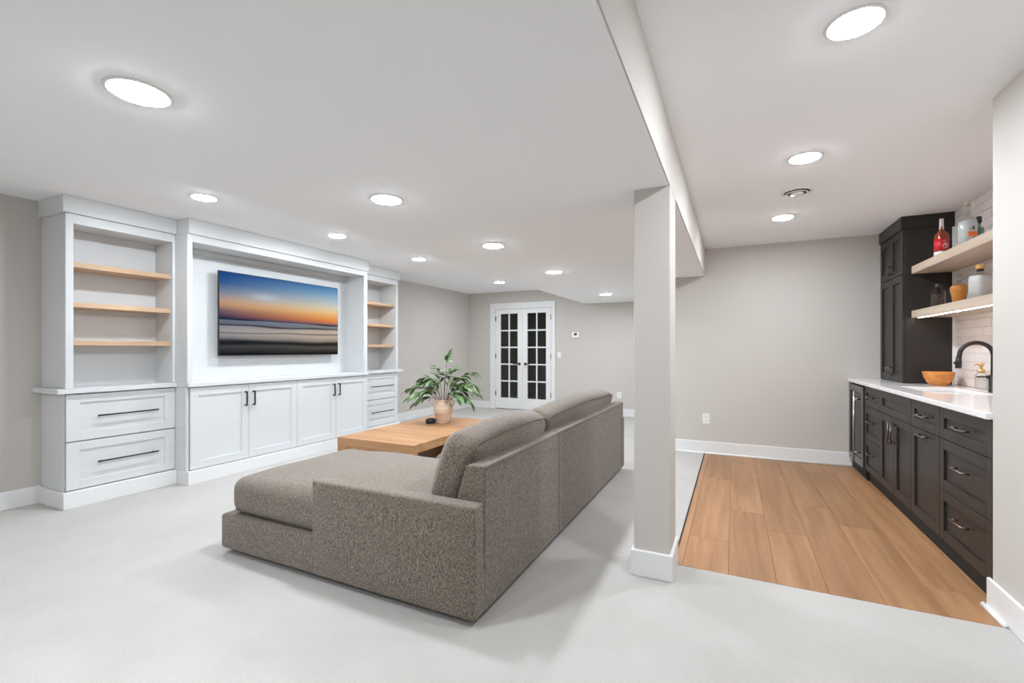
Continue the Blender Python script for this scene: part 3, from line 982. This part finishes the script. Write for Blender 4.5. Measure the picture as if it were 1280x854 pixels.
# ------------------------------------------------------------------ bar: dark base cabinets, facing -x
CD = M['cabinet_dark']
BF = 1.098                         # face plane of the fronts
BT0, BT1 = .888, .920              # worktop
def pull_h(yc, z, w=.075):
    mb = MB().tube([(BF - .030, yc - w, z), (BF - .032, yc, z), (BF - .030, yc + w, z)], .0055, 8)
    for y in (yc - w + .012, yc + w - .012):
        mb.tube([(BF + .003, y, z), (BF - .030, y, z)], .005, 8)
    return mb
def pull_v(y, z0, z1):
    mb = MB().tube([(BF - .030, y, z0), (BF - .030, y, z1)], .0055, 8)
    for z in (z0 + .012, z1 - .012):
        mb.tube([(BF + .003, y, z), (BF - .030, y, z)], .005, 8)
    return mb
def bar_unit(name, label, y0, y1, fronts):
    t = thing(name, label, 'cabinet', (1.4, (y0 + y1) / 2, 0), 'dark bar base cabinets')
    c = MB()
    c.box(BF + .021, XR - .002, y0, y0 + .018, .108, BT0 - .001); c.box(BF + .021, XR - .002, y1 - .018, y1, .108, BT0 - .001)
    c.box(BF + .021, XR - .002, y0 + .018, y1 - .018, .108, .126); c.box(XR - .012, XR - .002, y0 + .018, y1 - .018, .126, BT0 - .001)
    c.box(BF + .021, BF + .040, y0 + .018, y1 - .018, BT0 - .02, BT0 - .001)
    obj('carcass', c, CD, t)
    obj('toe_kick', MB().box(1.135, 1.155, y0, y1, 0, .108), M['shadow_gap'], t)
    for kind, a, b, z0, z1, pl in fronts:
        d = obj(kind, shaker(BF, -1, a + .002, b - .002, z0, z1, .058, depth=.011), CD, t)
        if pl is not None:
            obj('pull', pl, M['pewter'], d, 'pewter bar pull')
Z0, ZA, ZB, Z1 = .112, .403, .700, .882
def three(a, b, w=.075):
    c = (a + b) / 2
    return [('drawer', a, b, Z0, ZA - .002, pull_h(c, (Z0 + ZA) / 2 + .03, w)), ('drawer', a, b, ZA + .002, ZB - .002, pull_h(c, (ZA + ZB) / 2 + .02, w)),
            ('drawer', a, b, ZB + .002, Z1, pull_h(c, (ZB + Z1) / 2, w))]
bar_unit('drawer_cabinet', 'narrow dark cabinet of three drawers beside the beverage cooler', 4.775, 5.270, three(4.775, 5.270))
ym = (4.030 + 4.773) / 2
bar_unit('sink_cabinet', 'dark sink cabinet of two doors with two upright pulls', 4.030, 4.773,
         [('false_front', 4.030, 4.773, ZB + .002, Z1, None), ('door', 4.030, ym, Z0, ZB - .002, pull_v(ym - .035, .50, .66)), ('door', ym, 4.773, Z0, ZB - .002, pull_v(ym + .035, .50, .66))])
bar_unit('pullout_cabinet', 'dark cabinet of one drawer above one tall pull-out front', 3.550, 4.028,
         [('drawer', 3.550, 4.028, ZB + .002, Z1, pull_h(3.79, .79)), ('door', 3.550, 4.028, Z0, ZB - .002, pull_h(3.79, .665))])
bar_unit('drawer_cabinet', 'wide dark cabinet of three drawers nearest the partition wall', 2.932, 3.548, three(2.932, 3.548, .08))

t = thing('beverage_cooler', 'undercounter beverage cooler with a long steel bar handle', 'refrigerator', (1.4, 5.53, 0))
f0, f1 = 5.274, 5.850
c = MB()
c.box(BF + .03, XR - .004, f0, f0 + .02, .09, .872); c.box(BF + .03, XR - .004, f1 - .02, f1, .09, .872)
c.box(BF + .03, XR - .004, f0 + .02, f1 - .02, .09, .11); c.box(BF + .03, XR - .004, f0 + .02, f1 - .02, .852, .872)
c.box(XR - .03, XR - .004, f0 + .02, f1 - .02, .11, .852)
obj('body', c, M['plastic_black'], t)
d = obj('door_frame', MB().box(BF - .012, BF + .028, f0 + .003, f0 + .055, .105, .868, .002).box(BF - .012, BF + .028, f1 - .055, f1 - .003, .105, .868, .002)
        .box(BF - .012, BF + .028, f0 + .055, f1 - .055, .105, .175, .002).box(BF - .012, BF + .028, f0 + .055, f1 - .055, .805, .868, .002), M['fridge_frame'], t)
obj('glass', MB().box(BF - .004, BF + .006, f0 + .055, f1 - .055, .175, .805), M['fridge_glass'], d)
hb = MB().tube([(BF - .060, f0 + .115, .16), (BF - .060, f0 + .115, .82)], .0075, 10)
for z in (.235, .745):
    hb.tube([(BF - .010, f0 + .115, z), (BF - .060, f0 + .115, z)], .007, 8)
obj('handle', hb, M['steel'], d, 'long upright steel bar handle')
for z in (.36, .58):
    obj('wire_shelf', MB().box(BF + .05, XR - .04, f0 + .025, f1 - .025, z, z + .006), M['steel'], t)
g = MB()
for i in range(4):
    g.box(1.112, 1.122, f0 + .01, f1 - .01, .012 + i * .022, .024 + i * .022, .001)
obj('toe_grille', g, M['black_metal'], t)
obj('toe_panel', MB().box(1.124, 1.140, f0, f1, 0, .10), M['plastic_black'], t)

# worktop with an undermount sink
sx0, sx1, sy0, sy1 = 1.22, 1.56, 4.075, 4.730
w = MB()
wx0 = 1.074
w.box(wx0, XR - .012, 2.932, sy0, BT0, BT1, .003); w.box(wx0, XR - .012, sy1, BAR_Y - .001, BT0, BT1, .003)
w.box(wx0, sx0, sy0 - .004, sy1 + .004, BT0, BT1, .003); w.box(sx1, XR - .012, sy0 - .004, sy1 + .004, BT0, BT1, .003)
obj('worktop', w, M['quartz'], None, 'polished white quartz worktop on the dark bar cabinets', 'countertop')
k = MB()
k.box(sx0 - .006, sx0, sy0 - .006, sy1 + .006, .70, BT0 - .001); k.box(sx1, sx1 + .006, sy0 - .006, sy1 + .006, .70, BT0 - .001)
k.box(sx0, sx1, sy0 - .006, sy0, .70, BT0 - .001); k.box(sx0, sx1, sy1, sy1 + .006, .70, BT0 - .001)
k.box(sx0 - .006, sx1 + .006, sy0 - .006, sy1 + .006, .692, .70)
t = thing('sink', 'white undermount sink in the quartz worktop below the faucet', 'sink', (1.38, 4.36, .7))
obj('basin', k, M['sink'], t)
obj('drain', MB().lathe([(.045, 0), (.045, .004), (.03, .005), (0, .002)], (1.38, 4.36, .70), 20), M['steel'], t)

# ------------------------------------------------------------------ tall dark wall cabinet standing on the worktop
ux, uy0, uy1 = 1.350, 5.177, BAR_Y - .002
t = thing('tall_cabinet', 'tall dark cabinet standing on the worktop and reaching the ceiling', 'cabinet', (1.53, 5.515, BT1))
obj('carcass', MB().box(ux + .021, XR - .002, uy0, uy1, BT1 + .001, 2.30, .0015), CD, t)
obj('crown_fascia', MB().box(ux - .012, XR - .002, uy0 - .012, uy1, 2.288, CEIL - .001, .002), CD, t)
um = (uy0 + uy1) / 2
for a, b, sg in ((uy0, um, 1), (um, uy1, -1)):
    for z0, z1, hz in ((1.892, 2.284, 1.945), (.928, 1.886, .985)):
        d = obj('door', shaker(ux, -1, a + .002, b - .002, z0, z1, .062, depth=.011), CD, t)
        yk = (um - .04 if sg > 0 else um + .04)
        hm = MB().tube([(ux - .028, yk, hz - .02), (ux - .028, yk, hz + .075)], .0055, 8)
        for zz in (hz - .008, hz + .063):
            hm.tube([(ux + .003, yk, zz), (ux - .028, yk, zz)], .005, 8)
        obj('pull', hm, M['pewter'], d, 'pewter bar pull')

# ------------------------------------------------------------------ floating shelves and their strip light
SHX = 1.410
def shelf(label, z0, z1):
    t = thing('floating_shelf', label, 'shelf', (1.56, 4.05, z0), 'floating oak shelves over the bar')
    obj('board', MB().box(SHX, XR - .012, 2.934, uy0 - .014, z0, z1, .002), M['float_wood'], t, origin=(1.56, 4.05, z0))
    return t
shelf('upper pale oak floating shelf holding the red-labelled bottle', 1.884, 1.950)
lo = shelf('lower pale oak floating shelf with a lit strip beneath', 1.497, 1.560)
obj('light_strip', MB().box(SHX + .035, SHX + .042, 2.95, uy0 - .05, 1.4935, 1.4975), M['led'], lo, 'lit warm white strip')

# ------------------------------------------------------------------ things on the worktop
bx, by = 1.545, 5.01
t = thing('wooden_bowl', 'orange-brown turned wooden bowl on the worktop by the tall cabinet', 'bowl', (bx, by, BT1))
bp = [(0, .002), (.050, 0), (.056, .003), (.074, .022), (.094, .060), (.105, .106), (.107, .113), (.102, .114), (.088, .068), (.066, .030), (.04, .014), (0, .012)]
obj('body', MB().lathe(bp, (bx, by, BT1), 36), M['bowl_wood'], t)

fx, fyy = 1.640, 4.362
t = thing('faucet', 'matte black gooseneck faucet behind the bar sink', 'faucet', (fx, fyy, BT1))
obj('base', MB().lathe([(.028, 0), (.028, .006), (.024, .010), (.024, .115), (.018, .125), (0, .125)], (fx, fyy, BT1), 24), M['faucet_black'], t)
pts = [(fx, fyy, BT1 + .12), (fx, fyy, 1.165)]
R = .090
for i in range(17):
    a = PI * 1.0 * i / 16
    pts.append((fx - R + R * math.cos(a), fyy, 1.178 + R * math.sin(a)))
pts.append((fx - 2 * R - .003, fyy, 1.15))
obj('neck', MB().tube(pts, .0145, 12), M['faucet_black'], t)
sp = MB().tube([(fx - 2 * R - .003, fyy, 1.170), (fx - 2 * R - .005, fyy, 1.13), (fx - 2 * R - .007, fyy, 1.085)], [.0155, .018, .0175], 14)
sp.box(fx - 2 * R - .032, fx - 2 * R - .022, fyy - .006, fyy + .006, 1.115, 1.132, .003)
obj('spray_head', sp, M['faucet_black'], t)
lv = MB().tube([(fx, fyy, BT1 + .100), (fx - .015, fyy + .042, BT1 + .104)], .012, 10)
lv.box(fx - .075, fx - .010, fyy + .034, fyy + .050, BT1 + .100, BT1 + .110, .003)
obj('lever', lv, M['faucet_black'], t)

dx, dy = 1.640, 4.535
t = thing('soap_dispenser', 'ribbed clear glass soap dispenser with a brass pump beside the faucet', 'dispenser', (dx, dy, BT1))
b = MB()
b.lathe([(.0, .004), (.031, .004), (.034, .010), (.034, .115), (.029, .128), (.018, .134), (.016, .134), (.026, .125), (.0315, .113), (.0315, .012), (0, .010)], (dx, dy, BT1), 32)
for i in range(16):
    a = 2 * PI * i / 16
    b.tube([(dx + .0345 * math.cos(a), dy + .0345 * math.sin(a), BT1 + .010), (dx + .0345 * math.cos(a), dy + .0345 * math.sin(a), BT1 + .116)], .0032, 6)
obj('jar', b, M['jar_glass'], t)
p = MB().lathe([(.021, .130), (.022, .150), (.012, .153), (.009, .165), (.008, .180), (.016, .182), (.017, .196), (.010, .200), (0, .200)], (dx, dy, BT1), 20)
p.tube([(dx, dy, BT1 + .190), (dx - .032, dy - .006, BT1 + .190), (dx - .044, dy - .008, BT1 + .184)], .005, 8)
obj('pump', p, M['brass'], t, 'brass pump')

# ------------------------------------------------------------------ bottles on the shelves
UZ, LZ = 1.950, 1.560
SK = 0.79
def bottle(label, x, y, z, prof, m, power=2.0, rot=0.0, sx=1.0, sy=1.0):
    t = thing('bottle', label, 'bottle', (x, y, z), 'spirit bottles on the bar shelves')
    obj('glass', MB().lathe([(q * SK, h) for q, h in prof], (x, y, z), 32, sx, sy, power, Matrix.Rotation(rot, 4, 'Z')), m, t)
    return t
def inner(t, name, x, y, z, prof, m, power=2.0, rot=0.0, sx=1.0, sy=1.0, label=None):
    return obj(name, MB().lathe([(q * SK, h) for q, h in prof], (x, y, z), 32, sx, sy, power, Matrix.Rotation(rot, 4, 'Z')), m, t, label)
ROT = YAW
# red-labelled whisky bottle
x, y = 1.478, 4.735
t = bottle('dark amber bottle with a red label and cream neck on the upper shelf', x, y, UZ, [(0, .002), (.045, 0), (.047, .004), (.047, .165), (.044, .180), (.028, .196), (.018, .210), (.0155, .24)], M['whisky'], 4, ROT)
inner(t, 'neck_foil', x, y, UZ, [(.0185, .216), (.0185, .222), (.0165, .255), (.0160, .292), (.017, .294), (.017, .300), (0, .301)], M['cream_foil'], label='cream foil neck wrap')
inner(t, 'cap', x, y, UZ, [(.0165, .3005), (.0165, .308), (.012, .310), (0, .310)], M['plastic_black'], label='dark cap')
lab = inner(t, 'label', x, y, UZ, [(.0478, .050), (.0478, .142)], M['red_label'], 4, ROT, label='red paper label')
inner(t, 'lower_label', x, y, UZ, [(.0478, .012), (.0478, .042)], M['white_label'], 4, ROT, label='white lower label')
# white brush lettering on the red label: three slanted strokes and a flourish
fr = Vector((-math.cos(ROT - .0), -math.sin(ROT), 0))
nrm = Vector((math.sin(YAW), -math.cos(YAW), 0)); tan = Vector((math.cos(YAW), math.sin(YAW), 0))
mk = MB()
def P3(u, v):
    q = Vector((x, y, UZ + v)) + nrm * .0485 * SK + tan * u * SK
    return (q.x, q.y, q.z)
mk.tube([P3(-.030, .118), P3(-.012, .126), P3(.010, .122)], .0022, 5)
mk.tube([P3(-.030, .072), P3(-.020, .100), P3(-.008, .112), P3(-.010, .085), P3(.000, .080)], .0024, 5)
mk.tube([P3(-.006, .098), P3(.010, .104), P3(.018, .096), P3(.004, .080), P3(.018, .070)], .0022, 5)
mk.tube([P3(-.026, .062), P3(-.005, .068), P3(.016, .062)], .0018, 5)
obj('script_mark', mk, M['white_label'], lab, 'white script mark')
# large clear bottle with orange band
x, y = 1.530, 4.440
t = bottle('large clear glass bottle with an orange label on the upper shelf', x, y, UZ, [(0, .002), (.056, 0), (.059, .005), (.060, .185), (.054, .212), (.036, .228), (.022, .240), (.0185, .256), (.0185, .318)], M['clear_glass'], 3.2, ROT)
inner(t, 'stopper', x, y, UZ, [(.0195, .318), (.0205, .322), (.0205, .352), (.018, .355), (0, .355)], mat('pale_wood_stopper', (.62, .52, .42), .5), label='pale wooden stopper')
inner(t, 'frosted_panel', x, y, UZ, [(.0575, .012), (.0585, .180), (.052, .205)], mat('frosted_white_print', (.80, .82, .82), .35), 3.2, ROT)
def flat(u0, u1, v0, v1, off, m, name, parent, lb, xx, yy):
    mb = MB()
    u0, u1, off = u0 * SK, u1 * SK, off * SK
    c = Vector((xx, yy, 0)) + nrm * off
    b = bmesh.new(); bmesh.ops.create_cube(b, size=1)
    bmesh.ops.scale(b, vec=(u1 - u0, .0015, v1 - v0), verts=b.verts)
    mt = Matrix.Translation(c + tan * ((u0 + u1) / 2) + Vector((0, 0, UZ + (v0 + v1) / 2))) @ Matrix.Rotation(YAW, 4, 'Z')
    mb.join(b, mt)
    return obj(name, mb, m, parent, lb)
flat(-.052, .026, .082, .116, .0615, M['orange_label'], 'orange_band', t, 'orange paper band', x, y)
am = MB()
for (ua, va, ub, vb) in ((-.012, .132, -.004, .158), (.004, .132, -.004, .158), (-.008, .141, .001, .141), (-.036, .134, -.030, .142)):
    q0 = Vector((x, y, UZ + va)) + nrm * .0612 * SK + tan * ua * SK
    q1 = Vector((x, y, UZ + vb)) + nrm * .0612 * SK + tan * ub * SK
    am.tube([q0, q1], .0022, 5)
obj('letter_mark', am, M['ink'], t, 'small black letter mark')
flat(-.006, .008, .03, .078, .0612, M['ink'], 'lower_mark', t, 'small dark mark below the band', x, y)
# small sea-green bottle behind it
x, y = 1.615, 4.505
t = bottle('small sea-green glass bottle behind the large clear bottle', x, y, UZ, [(0, .002), (.031, 0), (.033, .004), (.033, .150), (.028, .166), (.013, .178), (.012, .200)], M['green_glass'], 2.6, ROT)
inner(t, 'shoulder_band', x, y, UZ, [(.0335, .150), (.029, .166), (.014, .178)], M['white_label'])
inner(t, 'cap', x, y, UZ, [(.020, .196), (.021, .200), (.021, .240), (.018, .243), (0, .243)], M['plastic_black'], label='dark cap')
# dark little bottle, lower shelf
x, y = 1.478, 4.800
t = bottle('small smoky square bottle with a black cap on the lower shelf', x, y, LZ, [(0, .002), (.044, 0), (.046, .004), (.046, .115), (.042, .130), (.024, .140), (.022, .150)], M['smoke_glass'], 4, ROT)
inner(t, 'liquid', x, y, LZ, [(.042, .006), (.042, .100), (0, .100)], mat('dark_spirit', (.10, .06, .05), .2), 4, ROT)
inner(t, 'cap', x, y, LZ, [(.026, .150), (.028, .152), (.028, .182), (.024, .186), (0, .186)], M['plastic_black'], label='black cap')
# amber decanter, lower shelf
x, y = 1.505, 4.500
t = bottle('round amber decanter bottle in the middle of the lower shelf', x, y, LZ, [(0, .003), (.044, 0), (.048, .005), (.056, .060), (.066, .100), (.067, .116), (.060, .132), (.040, .142), (.020, .148), (.016, .160), (.016, .190), (.020, .192)], M['clear_glass'])
inner(t, 'liquid', x, y, LZ, [(.042, .008), (.045, .010), (.053, .060), (.063, .100), (.064, .116), (.057, .130), (.038, .139), (0, .140)], M['amber'], label='bright amber liquid')
inner(t, 'stopper', x, y, LZ, [(.013, .186), (.022, .193), (.024, .210), (.020, .216), (0, .217)], M['clear_glass'])
# square clear bottle with gold cork, lower shelf
x, y = 1.550, 4.305
t = bottle('square clear bottle with a cork stopper at the right of the lower shelf', x, y, LZ, [(0, .002), (.060, 0), (.063, .004), (.063, .165), (.058, .180), (.026, .190), (.021, .198), (.021, .212)], M['clear_glass'], 5, ROT)
inner(t, 'frosted_panel', x, y, LZ, [(.0605, .012), (.0605, .160), (.055, .176)], mat('frosted_pale_print', (.78, .74, .73), .35), 5, ROT)
inner(t, 'collar', x, y, LZ, [(.022, .206), (.0245, .207), (.0245, .222), (0, .222)], M['plastic_black'], label='black collar')
inner(t, 'stopper', x, y, LZ, [(.024, .2225), (.029, .225), (.029, .248), (.026, .252), (0, .252)], M['cork'], label='amber cork stopper')
